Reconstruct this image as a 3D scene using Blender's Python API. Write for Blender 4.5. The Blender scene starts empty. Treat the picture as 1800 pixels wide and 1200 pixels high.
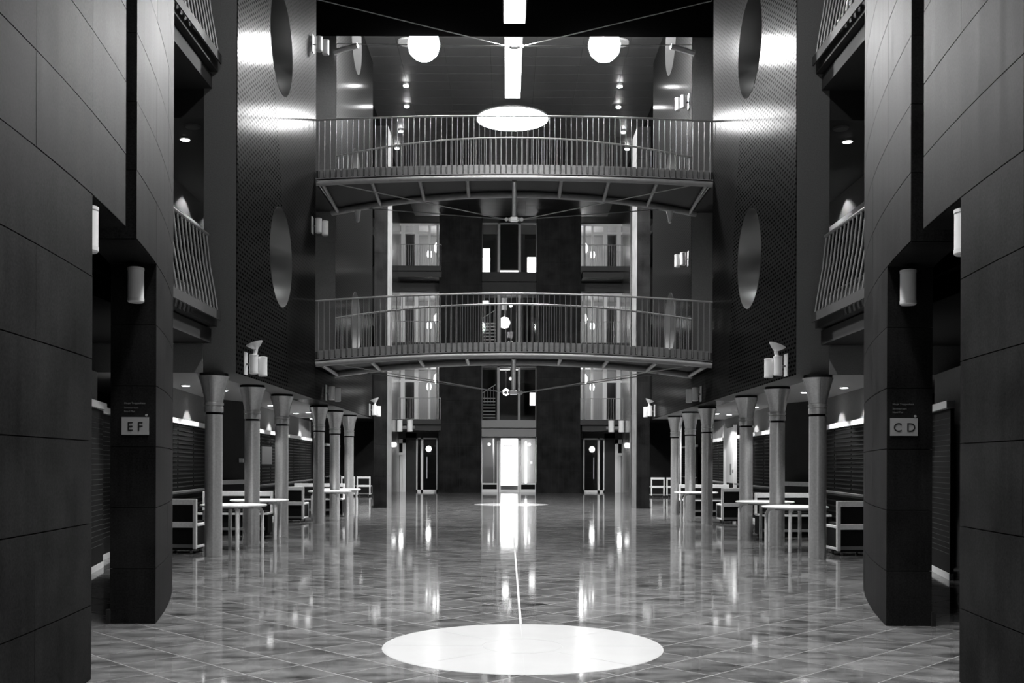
import bpy, math, random
from mathutils import Vector
rnd = random.Random(7)
PI = math.pi
S = bpy.context.scene
COL = S.collection
H = 1.58            # camera height
F = 1790.0          # focal length in pixels of the 1800 wide frame

# ------------------------------------------------------------------ camera, world, light, exposure
cam = bpy.data.cameras.new('camera')
cam.sensor_width = 36.0
cam.lens = 36.0 * F / 1800.0
cam.shift_x = (900 - 893) / 1800.0
cam.shift_y = (815 - 600) / 1800.0
cam.clip_start = 0.05
cam.clip_end = 300
camo = bpy.data.objects.new('camera', cam)
COL.objects.link(camo)
camo.location = (-0.13, 0, H)
camo.rotation_euler = (PI / 2, -0.0032, 0)
S.camera = camo

S.view_settings.view_transform = 'Standard'
S.view_settings.look = 'None'
S.view_settings.gamma = 1.0
S.view_settings.use_curve_mapping = False
S.view_settings.exposure = 0.0
try:
    S.cycles.use_denoising = True
    S.cycles.sample_clamp_indirect = 6.0
    S.cycles.max_bounces = 7
    S.cycles.diffuse_bounces = 4
    S.cycles.glossy_bounces = 4
    S.cycles.transmission_bounces = 6
    S.cycles.caustics_reflective = False
    S.cycles.caustics_refractive = False
except Exception:
    pass

W = bpy.data.worlds.new('world')
S.world = W
W.use_nodes = True
W.node_tree.nodes['Background'].inputs[0].default_value = (1, 1, 1, 1)
W.node_tree.nodes['Background'].inputs[1].default_value = 0.004


def area_light(name, loc, rot, sx, sy, power, spread=180):
    d = bpy.data.lights.new(name, 'AREA')
    d.shape = 'RECTANGLE'; d.size = sx; d.size_y = sy; d.energy = power; d.spread = math.radians(spread)
    o = bpy.data.objects.new(name, d); COL.objects.link(o)
    o.location = loc; o.rotation_euler = rot
    return o


# added fill from behind the camera, standing for daylight of an unseen entrance
area_light('camera_side_fill', (0, -5.5, 4.2), (math.radians(84), 0, 0), 5.4, 6.0, 100)


STRIP_W = 330.0   # each strip luminaire of the soffit throws its light downwards


def spot(name, loc, target, power, angle, blend=0.4, radius=0.04):
    d = bpy.data.lights.new(name, 'SPOT')
    d.energy = power; d.spot_size = math.radians(angle); d.spot_blend = blend; d.shadow_soft_size = radius
    o = bpy.data.objects.new(name, d); COL.objects.link(o)
    o.location = loc
    o.rotation_euler = (Vector(target) - Vector(loc)).to_track_quat('-Z', 'Y').to_euler()
    return o


def point(name, loc, power, radius=0.08):
    d = bpy.data.lights.new(name, 'POINT')
    d.energy = power; d.shadow_soft_size = radius
    o = bpy.data.objects.new(name, d); COL.objects.link(o); o.location = loc
    return o


# ------------------------------------------------------------------ materials
def mat(name, col, rough=0.5, metal=0.0, var=0.0, vscale=6.0, bump=0.0, bscale=60.0, spec=0.5, coat=0.0, aniso=None):
    m = bpy.data.materials.new(name); m.use_nodes = True
    nt = m.node_tree; b = nt.nodes['Principled BSDF']
    b.inputs['Base Color'].default_value = (col, col, col, 1)
    b.inputs['Roughness'].default_value = rough
    b.inputs['Metallic'].default_value = metal
    b.inputs['Specular IOR Level'].default_value = spec
    b.inputs['Coat Weight'].default_value = coat
    g = nt.nodes.new('ShaderNodeNewGeometry')
    if var > 0:
        n = nt.nodes.new('ShaderNodeTexNoise'); n.inputs['Scale'].default_value = vscale
        n.inputs['Detail'].default_value = 6
        nt.links.new(g.outputs['Position'], n.inputs['Vector'])
        r = nt.nodes.new('ShaderNodeMapRange')
        r.inputs['From Min'].default_value = 0.3; r.inputs['From Max'].default_value = 0.7
        r.inputs['To Min'].default_value = col * (1 - var); r.inputs['To Max'].default_value = col * (1 + var)
        nt.links.new(n.outputs['Fac'], r.inputs['Value'])
        nt.links.new(r.outputs['Result'], b.inputs['Base Color'])
    if bump > 0:
        n = nt.nodes.new('ShaderNodeTexNoise'); n.inputs['Scale'].default_value = bscale
        nt.links.new(g.outputs['Position'], n.inputs['Vector'])
        bp = nt.nodes.new('ShaderNodeBump'); bp.inputs['Strength'].default_value = bump; bp.inputs['Distance'].default_value = 0.01
        nt.links.new(n.outputs['Fac'], bp.inputs['Height']); nt.links.new(bp.outputs['Normal'], b.inputs['Normal'])
    return m


def emat(name, strength):
    m = bpy.data.materials.new(name); m.use_nodes = True
    nt = m.node_tree; nt.nodes.remove(nt.nodes['Principled BSDF'])
    e = nt.nodes.new('ShaderNodeEmission'); e.inputs[0].default_value = (1, 1, 1, 1); e.inputs[1].default_value = strength
    nt.links.new(e.outputs[0], nt.nodes['Material Output'].inputs[0])
    return m


def math_node(nt, op, a=None, b=None, c=None):
    n = nt.nodes.new('ShaderNodeMath'); n.operation = op
    for i, v in enumerate((a, b, c)):
        if v is None: continue
        if isinstance(v, (int, float)): n.inputs[i].default_value = v
        else: nt.links.new(v, n.inputs[i])
    return n.outputs[0]


def granite():
    m = bpy.data.materials.new('dark_granite'); m.use_nodes = True
    nt = m.node_tree; b = nt.nodes['Principled BSDF']
    g = nt.nodes.new('ShaderNodeNewGeometry')
    oi = nt.nodes.new('ShaderNodeObjectInfo')
    n1 = nt.nodes.new('ShaderNodeTexNoise'); n1.inputs['Scale'].default_value = 1.6; n1.inputs['Detail'].default_value = 5
    n2 = nt.nodes.new('ShaderNodeTexNoise'); n2.inputs['Scale'].default_value = 60; n2.inputs['Detail'].default_value = 4
    mp = nt.nodes.new('ShaderNodeMapping'); mp.inputs['Scale'].default_value = (14, 14, 0.6)
    n3 = nt.nodes.new('ShaderNodeTexNoise'); n3.inputs['Scale'].default_value = 1.0; n3.inputs['Detail'].default_value = 3
    nt.links.new(g.outputs['Position'], n1.inputs['Vector']); nt.links.new(g.outputs['Position'], n2.inputs['Vector'])
    nt.links.new(g.outputs['Position'], mp.inputs['Vector']); nt.links.new(mp.outputs[0], n3.inputs['Vector'])
    a = math_node(nt, 'MULTIPLY_ADD', n1.outputs['Fac'], 2.2, -0.7)
    a = math_node(nt, 'MULTIPLY_ADD', n2.outputs['Fac'], 1.6, a)
    a = math_node(nt, 'MULTIPLY_ADD', n3.outputs['Fac'], 0.8, a)
    a = math_node(nt, 'SUBTRACT', a, 0.7)
    a = math_node(nt, 'MULTIPLY_ADD', oi.outputs['Random'], 0.16, a)
    col = math_node(nt, 'MULTIPLY', a, 0.015)
    nt.links.new(col, b.inputs['Base Color'])
    r = math_node(nt, 'MULTIPLY_ADD', n1.outputs['Fac'], 0.10, 0.43)
    r = math_node(nt, 'MULTIPLY_ADD', n3.outputs['Fac'], 0.10, r)
    nt.links.new(r, b.inputs['Roughness'])
    b.inputs['Specular IOR Level'].default_value = 0.02
    return m


def floor_stone():
    m = bpy.data.materials.new('polished_floor_stone'); m.use_nodes = True
    nt = m.node_tree; b = nt.nodes['Principled BSDF']
    g = nt.nodes.new('ShaderNodeNewGeometry')
    sx = nt.nodes.new('ShaderNodeSeparateXYZ'); nt.links.new(g.outputs['Position'], sx.inputs[0])
    k = 0.7
    u = math_node(nt, 'FLOOR', math_node(nt, 'DIVIDE', math_node(nt, 'SUBTRACT', math_node(nt, 'ADD', sx.outputs[0], sx.outputs[1]), 7.63), k))
    v = math_node(nt, 'FLOOR', math_node(nt, 'DIVIDE', math_node(nt, 'SUBTRACT', math_node(nt, 'SUBTRACT', sx.outputs[1], sx.outputs[0]), 7.63), k))
    cx = nt.nodes.new('ShaderNodeCombineXYZ'); nt.links.new(u, cx.inputs[0]); nt.links.new(v, cx.inputs[1])
    wn = nt.nodes.new('ShaderNodeTexWhiteNoise'); wn.noise_dimensions = '2D'; nt.links.new(cx.outputs[0], wn.inputs['Vector'])
    # slightly streaked stone, each tile shifted
    ad = nt.nodes.new('ShaderNodeVectorMath'); ad.operation = 'MULTIPLY_ADD'
    nt.links.new(wn.outputs['Color'], ad.inputs[0]); ad.inputs[1].default_value = (9, 9, 9); nt.links.new(g.outputs['Position'], ad.inputs[2])
    mp = nt.nodes.new('ShaderNodeMapping'); mp.inputs['Scale'].default_value = (1.6, 3.4, 1)
    nt.links.new(ad.outputs[0], mp.inputs['Vector'])
    n1 = nt.nodes.new('ShaderNodeTexNoise'); n1.inputs['Scale'].default_value = 1.5; n1.inputs['Detail'].default_value = 7; n1.inputs['Roughness'].default_value = 0.62
    nt.links.new(mp.outputs[0], n1.inputs['Vector'])
    n2 = nt.nodes.new('ShaderNodeTexNoise'); n2.inputs['Scale'].default_value = 0.5; n2.inputs['Detail'].default_value = 3
    nt.links.new(g.outputs['Position'], n2.inputs['Vector'])
    a = math_node(nt, 'MULTIPLY_ADD', n1.outputs['Fac'], 2.6, -0.85)
    a = math_node(nt, 'MULTIPLY_ADD', wn.outputs['Value'], 0.22, a)
    a = math_node(nt, 'MULTIPLY_ADD', n2.outputs['Fac'], 0.35, a)
    col = math_node(nt, 'MULTIPLY', a, 0.15)
    nt.links.new(col, b.inputs['Base Color'])
    r = math_node(nt, 'MULTIPLY_ADD', n1.outputs['Fac'], 0.10, 0.02)
    nt.links.new(r, b.inputs['Roughness'])
    b.inputs['Specular IOR Level'].default_value = 0.5
    return m


def perforated():
    m = bpy.data.materials.new('perforated_metal'); m.use_nodes = True
    nt = m.node_tree; b = nt.nodes['Principled BSDF']
    g = nt.nodes.new('ShaderNodeNewGeometry')
    sx = nt.nodes.new('ShaderNodeSeparateXYZ'); nt.links.new(g.outputs['Position'], sx.inputs[0])
    v = math_node(nt, 'DIVIDE', sx.outputs[2], 0.075)
    row = math_node(nt, 'FLOOR', v)
    u = math_node(nt, 'MULTIPLY_ADD', row, 0.25, math_node(nt, 'DIVIDE', sx.outputs[1], 0.17))
    fu = math_node(nt, 'ABSOLUTE', math_node(nt, 'SUBTRACT', math_node(nt, 'FRACT', u), 0.5))
    fv = math_node(nt, 'ABSOLUTE', math_node(nt, 'SUBTRACT', math_node(nt, 'FRACT', v), 0.5))
    hole = math_node(nt, 'MULTIPLY', math_node(nt, 'LESS_THAN', fu, 0.30), math_node(nt, 'LESS_THAN', fv, 0.24))
    mixc = nt.nodes.new('ShaderNodeMix'); mixc.data_type = 'FLOAT'
    nt.links.new(hole, mixc.inputs[0]); mixc.inputs[2].default_value = 0.085; mixc.inputs[3].default_value = 0.005
    nt.links.new(mixc.outputs[0], b.inputs['Base Color'])
    b.inputs['Metallic'].default_value = 0.95
    b.inputs['Specular Tint'].default_value = (.26, .26, .26, 1)
    b.inputs['Roughness'].default_value = 0.15
    b2 = nt.nodes.new('ShaderNodeBsdfPrincipled')
    nt.links.new(mixc.outputs[0], b2.inputs['Base Color'])
    b2.inputs['Metallic'].default_value = 0.95; b2.inputs['Specular Tint'].default_value = (.26, .26, .26, 1); b2.inputs['Roughness'].default_value = 0.42
    mx = nt.nodes.new('ShaderNodeMixShader'); mx.inputs[0].default_value = 0.45
    nt.links.new(b.outputs[0], mx.inputs[1]); nt.links.new(b2.outputs[0], mx.inputs[2])
    nt.links.new(mx.outputs[0], nt.nodes['Material Output'].inputs[0])
    return m


M = {}
M['granite'] = granite()
M['stone'] = floor_stone()
M['perf'] = perforated()
M['grout'] = mat('floor_joint', 0.20, 0.5)
M['white_stone'] = mat('white_marble', 0.48, 0.12, var=0.03, vscale=2.5)
M['disc_joint'] = mat('disc_joint', 0.22, 0.5)
M['backing'] = mat('dark_backing', 0.006, 0.8)
M['black'] = mat('matt_black', 0.004, 0.85, spec=0.2)
M['soffit'] = mat('black_soffit', 0.0012, 1.0, spec=0.0)
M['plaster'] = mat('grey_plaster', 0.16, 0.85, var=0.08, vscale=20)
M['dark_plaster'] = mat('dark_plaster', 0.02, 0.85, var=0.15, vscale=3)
M['jamb'] = mat('grey_render', 0.20, 0.8, var=0.12, vscale=50)
M['lit_granite'] = mat('flood_lit_granite', 0.13, 0.5, var=0.3, vscale=3)  # pier side faces: the floodlights' brightness is put into this paler colour
M['steel'] = mat('grey_painted_steel', 0.34, 0.45, var=0.08, vscale=8)
M['rail'] = mat('rail_steel', 0.30, 0.35, metal=0.3)
M['plate'] = mat('galvanised_plate', 0.30, 0.5, metal=0.3, var=0.15, vscale=9)
M['column'] = mat('galvanised_column', 0.62, 0.34, metal=0.7, var=0.1, vscale=30)
M['reveal'] = mat('satin_reveal', 0.26, 0.3, metal=0.8)
M['lampbody'] = mat('pale_enamel', 0.88, 0.35)
M['cap'] = mat('pale_enamel_cap', 0.8, 0.3)
M['ceil'] = mat('dark_ceiling_panel', 0.018, 0.5, var=0.2, vscale=1.2)
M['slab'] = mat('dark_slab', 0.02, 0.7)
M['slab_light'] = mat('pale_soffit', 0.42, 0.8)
M['slat'] = mat('black_slat', 0.003, 0.5, spec=0.2)
M['white'] = mat('white_trim', 0.88, 0.5)
M['wood'] = mat('light_wood', 0.8, 0.45, var=0.08, vscale=25)
M['uph'] = mat('black_upholstery', 0.006, 0.9, spec=0.2)
M['castor'] = mat('castor_grey', 0.2, 0.5)
M['frame'] = mat('pale_window_frame', 0.75, 0.5)
M['dframe'] = mat('grey_window_frame', 0.16, 0.5)
M['door'] = mat('grey_door', 0.13, 0.5)
M['lobby'] = mat('lobby_plaster', 0.30, 0.8)
M['signplate'] = mat('sign_plate', 0.34, 0.5)
M['ink'] = mat('sign_black', 0.004, 0.6)
M['smalltext'] = mat('sign_small_lettering', 0.16, 0.6)
M['cable'] = mat('steel_cable', 0.34, 0.35, metal=0.5)
M['hub'] = mat('bright_steel_hub', 0.75, 0.3, metal=0.4)
M['blind'] = mat('polished_panel', 0.5, 0.22, metal=0.9)
M['e_strip'] = emat('strip_light', 26.0)
M['e_oculus'] = emat('skylight_glow', 130.0)
M['e_flood'] = emat('flood_glow', 620.0)
M['e_spot'] = emat('spot_glow', 120.0)
M['e_down'] = emat('downlight_glow', 14.0)
M['e_room'] = emat('room_lamp_glow', 11.0)
M['e_day'] = emat('daylit_glass', 14.0)
M['e_win'] = emat('lit_window', 3.2)
gl = bpy.data.materials.new('clear_glass'); gl.use_nodes = True
_b = gl.node_tree.nodes['Principled BSDF']
_b.inputs['Base Color'].default_value = (1, 1, 1, 1); _b.inputs['Roughness'].default_value = 0.02
_b.inputs['Transmission Weight'].default_value = 1.0; _b.inputs['IOR'].default_value = 1.2
M['glass'] = gl


# ------------------------------------------------------------------ mesh helpers
class MB:
    def __init__(self): self.v = []; self.f = []

    def box(self, x0, x1, y0, y1, z0, z1):
        if x0 > x1: x0, x1 = x1, x0
        if y0 > y1: y0, y1 = y1, y0
        if z0 > z1: z0, z1 = z1, z0
        n = len(self.v)
        self.v += [(x0, y0, z0), (x1, y0, z0), (x1, y1, z0), (x0, y1, z0), (x0, y0, z1), (x1, y0, z1), (x1, y1, z1), (x0, y1, z1)]
        self.f += [[n, n + 3, n + 2, n + 1], [n + 4, n + 5, n + 6, n + 7], [n, n + 1, n + 5, n + 4], [n + 1, n + 2, n + 6, n + 5],
                   [n + 2, n + 3, n + 7, n + 6], [n + 3, n, n + 4, n + 7]]
        return self

    def prism(self, poly, z0, z1):           # poly: list of (x, y) counter-clockwise
        n = len(self.v); k = len(poly)
        a = sum(poly[i][0] * poly[(i + 1) % k][1] - poly[(i + 1) % k][0] * poly[i][1] for i in range(k))
        if a < 0: poly = poly[::-1]
        self.v += [(p[0], p[1], z0) for p in poly] + [(p[0], p[1], z1) for p in poly]
        self.f.append([n + i for i in range(k)][::-1]); self.f.append([n + k + i for i in range(k)])
        for i in range(k):
            j = (i + 1) % k
            self.f.append([n + i, n + j, n + k + j, n + k + i])
        return self

    def tube(self, pts, r, n=8, cap=True, r2=None):
        pts = [Vector(p) for p in pts]
        base = len(self.v); m = len(pts)
        up = None
        for i, p in enumerate(pts):
            t = (pts[min(i + 1, m - 1)] - pts[max(i - 1, 0)]).normalized()
            if up is None:
                up = Vector((0, 0, 1)) if abs(t.z) < 0.9 else Vector((1, 0, 0))
            a = t.cross(up).normalized(); b = t.cross(a).normalized()
            up = -b
            rr = r if r2 is None else r + (r2 - r) * i / (m - 1)
            for k in range(n):
                an = 2 * PI * k / n
                self.v.append(tuple(p + a * (rr * math.cos(an)) + b * (rr * math.sin(an))))
        for i in range(m - 1):
            for k in range(n):
                k2 = (k + 1) % n
                self.f.append([base + i * n + k, base + i * n + k2, base + (i + 1) * n + k2, base + (i + 1) * n + k])
        if cap:
            self.f.append([base + k for k in range(n)][::-1])
            self.f.append([base + (m - 1) * n + k for k in range(n)])
        return self

    def lathe(self, prof, c=(0, 0, 0), n=24, cap=True):   # prof: (radius, z)
        base = len(self.v); m = len(prof)
        for (r, z) in prof:
            for k in range(n):
                an = 2 * PI * k / n
                self.v.append((c[0] + r * math.cos(an), c[1] + r * math.sin(an), c[2] + z))
        for i in range(m - 1):
            for k in range(n):
                k2 = (k + 1) % n
                self.f.append([base + i * n + k, base + i * n + k2, base + (i + 1) * n + k2, base + (i + 1) * n + k])
        if cap:
            self.f.append([base + k for k in range(n)][::-1])
            self.f.append([base + (m - 1) * n + k for k in range(n)])
        return self

    def mesh(self, name):
        me = bpy.data.meshes.new(name)
        me.from_pydata(self.v, [], self.f); me.update()
        return me

    def build(self, name, m, parent=None, smooth=False, bevel=0.0, loc=None):
        me = self.mesh(name)
        me.materials.append(M[m] if isinstance(m, str) else m)
        if smooth:
            for p in me.polygons: p.use_smooth = True
            try: me.set_sharp_from_angle(angle=math.radians(35))
            except Exception: pass
        return link(name, me, parent, loc, bevel)


def link(name, me, parent=None, loc=None, bevel=0.0):
    o = bpy.data.objects.new(name, me); COL.objects.link(o)
    if parent is not None: o.parent = parent
    if loc is not None: o.location = loc
    if bevel:
        b = o.modifiers.new('bevel', 'BEVEL'); b.width = bevel; b.segments = 2; b.limit_method = 'ANGLE'
    return o


def thing(name, label, cat, loc=(0, 0, 0), rz=0.0, group=None):
    o = bpy.data.objects.new(name, None); o.empty_display_size = 0.1
    COL.objects.link(o); o.location = loc; o.rotation_euler = (0, 0, rz)
    o['label'] = label; o['category'] = cat
    if group: o['group'] = group
    return o


def tag(o, label, cat, group=None):
    o['label'] = label; o['category'] = cat
    if group: o['group'] = group
    return o


def struct(o): o['kind'] = 'structure'; return o


def stuff(o): o['kind'] = 'stuff'; return o


def copy_tree(o, parent=None):
    c = o.copy(); COL.objects.link(c); c.parent = parent
    for ch in list(o.children): copy_tree(ch, c)
    return c


def fx(px, Y): return (px - 893) / F * Y - 0.13       # metres from a reading on the photograph at depth Y
def fz(py, Y): return H + (815 - py) / F * Y


SIDE = {-1: 'left', 1: 'right'}
PITCH = 4.3          # storey height

# ------------------------------------------------------------------ floor
YF = 57.0            # far facade
g0 = struct(MB().box(-9, 9, -6, 62, -0.30, -0.0008).build('floor', 'grout'))
R_D, Y_D, R_D2, Y_D2 = 1.20, 8.84, 1.42, 39.6
K = 0.7; hs = K / 2 - 0.0075
# a diamond tile (45 degrees), its centre at the origin
tile_me = MB().prism([(0, -hs), (hs, 0), (0, hs), (-hs, 0)], -0.0007, 0.0).mesh('tile')
tile_me.materials.append(M['stone'])
rest = MB(); near = []


def clip_out(poly, cx, cy, r):   # cut a tile polygon back to a circle edge (approximated by moving inside points out)
    out = []
    n = len(poly); dense = []
    for i in range(n):
        a = poly[i]; b = poly[(i + 1) % n]
        for k in range(10):
            t = k / 10; dense.append((a[0] + (b[0] - a[0]) * t, a[1] + (b[1] - a[1]) * t))
    ins = [math.hypot(p[0] - cx, p[1] - cy) < r for p in dense]
    if all(ins): return None
    for p, q in zip(dense, ins):
        if q:
            d = math.hypot(p[0] - cx, p[1] - cy) or 1e-6
            out.append((cx + (p[0] - cx) * r / d, cy + (p[1] - cy) * r / d))
        else: out.append(p)
    return out


discs = [(0.0, Y_D, R_D + 0.012), (0.0, Y_D2, R_D2 + 0.012)]
for iu in range(-30, 110):
    for iv in range(-30, 110):
        u = 7.63 + (iu + 0.5) * K; v = 7.63 + (iv + 0.5) * K
        cx = (u - v) / 2; cy = (u + v) / 2
        if cy < 2.0 or cy > 61 or abs(cx) > 8.6: continue
        dd = [d for d in discs if math.hypot(cx - d[0], cy - d[1]) < d[2] + K * 0.75]
        if dd:
            d = dd[0]
            poly = [(cx, cy - hs), (cx + hs, cy), (cx, cy + hs), (cx - hs, cy)]
            corners_in = [math.hypot(p[0] - d[0], p[1] - d[1]) < d[2] for p in poly]
            if any(corners_in) or math.hypot(cx - d[0], cy - d[1]) < d[2] + 0.3:
                poly = clip_out(poly, *d)
                if poly is None: continue
                n = len(rest.v)
                rest.v += [(p[0], p[1], 0.0) for p in poly]; rest.f.append(list(range(n, n + len(poly))))
                # a polygon pushed out to an arc is not convex: fine as an n-gon
                continue
        vis = abs(cx) < 0.50 * cy + 0.6
        if vis and 5.4 < cy < 16.5 and abs(cx) < 5.6:
            near.append((cy, cx)); continue
        n = len(rest.v)
        rest.v += [(cx, cy - hs, 0), (cx + hs, cy, 0), (cx, cy + hs, 0), (cx - hs, cy, 0)]; rest.f.append([n, n + 1, n + 2, n + 3])
near.sort()
for cy, cx in near[:296]:
    link('tile', tile_me, g0, (cx, cy, 0))
for cy, cx in near[296:]:
    n = len(rest.v)
    rest.v += [(cx, cy - hs, 0), (cx + hs, cy, 0), (cx, cy + hs, 0), (cx - hs, cy, 0)]; rest.f.append([n, n + 1, n + 2, n + 3])
stuff(rest.build('tile_field', 'stone', g0))


def floor_disc(cy, R, label):
    t = thing('floor_disc', label, 'floor inlay', (0, cy, 0))
    MB().lathe([(R + 0.012, -0.0006), (R + 0.012, 0.0004)], n=72).build('border_ring', 'disc_joint', t)
    ri = R * 0.29
    MB().lathe([(ri - 0.004, -0.0006), (ri - 0.004, 0.0012)], n=48).build('centre_stone', 'white_stone', t)
    for k in range(8):
        a0 = k * PI / 4 + 0.002; a1 = (k + 1) * PI / 4 - 0.002
        po = [(R * math.cos(a0 + (a1 - a0) * i / 12), R * math.sin(a0 + (a1 - a0) * i / 12)) for i in range(13)]
        pi_ = [((ri + .002) * math.cos(a1 - (a1 - a0) * i / 6), (ri + .002) * math.sin(a1 - (a1 - a0) * i / 6)) for i in range(7)]
        MB().prism(po + pi_, -0.0006, 0.0012).build('sector_stone', 'white_stone', t)
    return t


floor_disc(Y_D, R_D, 'large white marble disc set in the floor in the foreground')
floor_disc(Y_D2, R_D2, 'white marble disc in the floor far down the hall before the glass entrance')
tag(MB().box(-0.012, 0.012, Y_D + R_D + 0.02, Y_D2 - R_D2 - .02, -0.0006, 0.0008).build('floor_strip', 'plate'),
    'thin pale metal strip along the middle of the floor', 'strip')

# ------------------------------------------------------------------ curved granite walls near the camera
RC, YC, XA = 27.7, 4.2, 2.975


def xs(y): return XA + RC - math.sqrt(RC * RC - (y - YC) ** 2)


ZC = [0.0, 0.54] + [0.54 + 0.598 * i for i in range(1, 15)]
ZLINT = ZC[6]       # 3.53
TW = 0.45


def curved(mb, s, y0, y1, z0, z1, d0, d1, n=4):
    """curved plate between depth d0 and d1 behind the face"""
    ys = [y0 + (y1 - y0) * i / n for i in range(n + 1)]
    a = [(s * (xs(y) + d0), y) for y in ys]; b = [(s * (xs(y) + d1), y) for y in ys][::-1]
    mb.prism(a + b, z0, z1)


ycol_a = [2.9, 4.05, 5.18, 6.30, 7.42, 8.42]
ycol_b = [8.87, 10.0, 11.2, 12.35, 13.5, 14.4]
ZT = 12.75
for s in (-1, 1):
    w = MB()
    curved(w, s, -2.0, 7.40, 0, ZT, 0.025, TW, 14)
    curved(w, s, 7.40, 8.40, ZLINT + .02, ZT, 0.025, TW, 3)
    w1 = struct(w.build('wall_' + SIDE[s], 'backing'))
    w = MB()
    curved(w, s, 10.03, 14.4, 0, ZT, 0.025, TW - .02, 7)
    curved(w, s, 8.90, 10.03, ZLINT + .02, ZT, 0.025, TW - .02, 3)
    w2 = struct(w.build('wall_' + SIDE[s], 'backing'))
    j = 0.003
    for ys_, w_ in ((ycol_a, w1), (ycol_b, w2)):
        for a, b in zip(ys_[:-1], ys_[1:]):
            for z0, z1 in zip(ZC[:-1], ZC[1:]):
                if z1 <= ZLINT + 0.01 and (abs(a - 7.42) < .01 or abs(a - 8.87) < .01): continue
                m = MB(); d = rnd.uniform(-0.001, 0.001)
                curved(m, s, a + j * .5, b - j * .5, z0 + j + .002, z1 - j, d, 0.03, 3)
                m.build('granite_panel', 'granite', w_)
    # end faces that look back at the camera: pier below, slot side above
    for z0, z1 in zip(ZC[:-1], ZC[1:]):
        ye = 10.0 if z1 <= ZLINT + .01 else 8.87
        x0 = xs(ye) + .006
        MB().box(s * x0, s * (x0 + TW - .01), ye, ye + .03, z0 + .003, z1 - .003).build('granite_panel', 'granite', w2)
    # underside of the stone over the opening
    m = MB(); curved(m, s, 7.44, 8.41, ZLINT - .005, ZLINT + .015, 0.01, TW, 3); curved(m, s, 8.88, 9.99, ZLINT - .005, ZLINT + .015, 0.01, TW, 3)
    m.build('lintel_panel', 'granite', w1)
    # small plinth block at the outer foot of the pier
    MB().box(s * (xs(10.0) + TW - .01), s * (xs(10.0) + TW + .03), 9.98, 10.4, 0, .14).build('plinth', 'backing', w2)

# ------------------------------------------------------------------ perforated metal walls with round holes
XW = 4.72; TH = 0.57; ZB = 3.10
HOLES = [(20.56, 5.73), (20.56, 10.03), (30.64, 5.73), (30.64, 10.03), (30.64, 14.33)]
RH = 1.0


def plate_mesh(y0, y1, z0, z1, th, holes, n=56):
    """plate in the local XY = (y, z) plane, thickness th, round holes filled by the 2D curve tessellator"""
    cu = bpy.data.curves.new('tmp', 'CURVE'); cu.dimensions = '2D'; cu.fill_mode = 'BOTH'; cu.extrude = th / 2
    def poly(pts):
        sp = cu.splines.new('POLY'); sp.points.add(len(pts) - 1)
        for i, p in enumerate(pts): sp.points[i].co = (p[0], p[1], 0, 1)
        sp.use_cyclic_u = True
    poly([(y0, z0), (y1, z0), (y1, z1), (y0, z1)])
    for (cy, cz) in holes:
        pts = []
        for k in range(n):
            a = 2 * PI * k / n
            pts.append((cy + RH * math.cos(a), min(cz + RH * math.sin(a), z1 - .03)))
        poly(pts)
    o = bpy.data.objects.new('tmp', cu); COL.objects.link(o)
    dg = bpy.context.evaluated_depsgraph_get(); dg.update()
    me = bpy.data.meshes.new_from_object(o.evaluated_get(dg))
    bpy.data.objects.remove(o); bpy.data.curves.remove(cu)
    return me


import bmesh


def strip_mesh(me, a, b):
    bm = bmesh.new(); bm.from_mesh(me)
    for co, no in (((a, 0, 0), (-1, 0, 0)), ((b, 0, 0), (1, 0, 0))):
        bmesh.ops.bisect_plane(bm, geom=bm.verts[:] + bm.edges[:] + bm.faces[:], plane_co=co, plane_no=no, clear_outer=True)
    m2 = bpy.data.meshes.new('metal_panel'); bm.to_mesh(m2); bm.free()
    return m2


def to_world(me, x0, s, th):
    for v in me.vertices:
        y, z, d = v.co
        v.co = (s * (x0 + th / 2) + (d if s > 0 else -d), y, z)
    me.update()


core = {}
for (a, b, top, hl) in ((17.2, 24.2, 12.8, HOLES[:2]), (27.05, 34.3, 15.1, HOLES[2:])):
    core[a] = (plate_mesh(a, b, ZB, top, TH - .02, hl), plate_mesh(a, b, ZB, top, .012, hl), a, b, hl)
for s in (-1, 1):
    for key, (cm, pm, a, b, hl) in core.items():
        me = cm.copy(); to_world(me, XW + .014, s, TH - .02); me.materials.append(M['jamb'])
        w = struct(link('wall_' + SIDE[s], me))
        n = 5; st = (b - a) / n
        for k in range(n):
            q = strip_mesh(pm, a + k * st + .005, a + (k + 1) * st - .005)
            to_world(q, XW, s, .012); q.materials.append(M['perf'])
            link('metal_panel', q, w)
        for (cy, cz) in hl:
            m = MB(); nn = 64; base = 0
            for k in range(nn):
                an = 2 * PI * k / nn
                yy = cy + (RH - .004) * math.cos(an); zz = min(cz + (RH - .004) * math.sin(an), 15.05)
                m.v += [(s * (XW - .004), yy, zz), (s * (XW + TH - .005), yy, zz)]
            for k in range(nn):
                k2 = (k + 1) % nn
                m.f.append([2 * k, 2 * k2, 2 * k2 + 1, 2 * k + 1] if s < 0 else [2 * k, 2 * k + 1, 2 * k2 + 1, 2 * k2])
            m.build('round_reveal', 'reveal', w, smooth=True)
    # the strip of metal fascia that runs on below the bridge opening
    f = MB().box(s * XW, s * (XW + TH), 24.2, 27.05, ZB, 3.85)
    struct(f.build('wall_' + SIDE[s], 'perf'))

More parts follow.
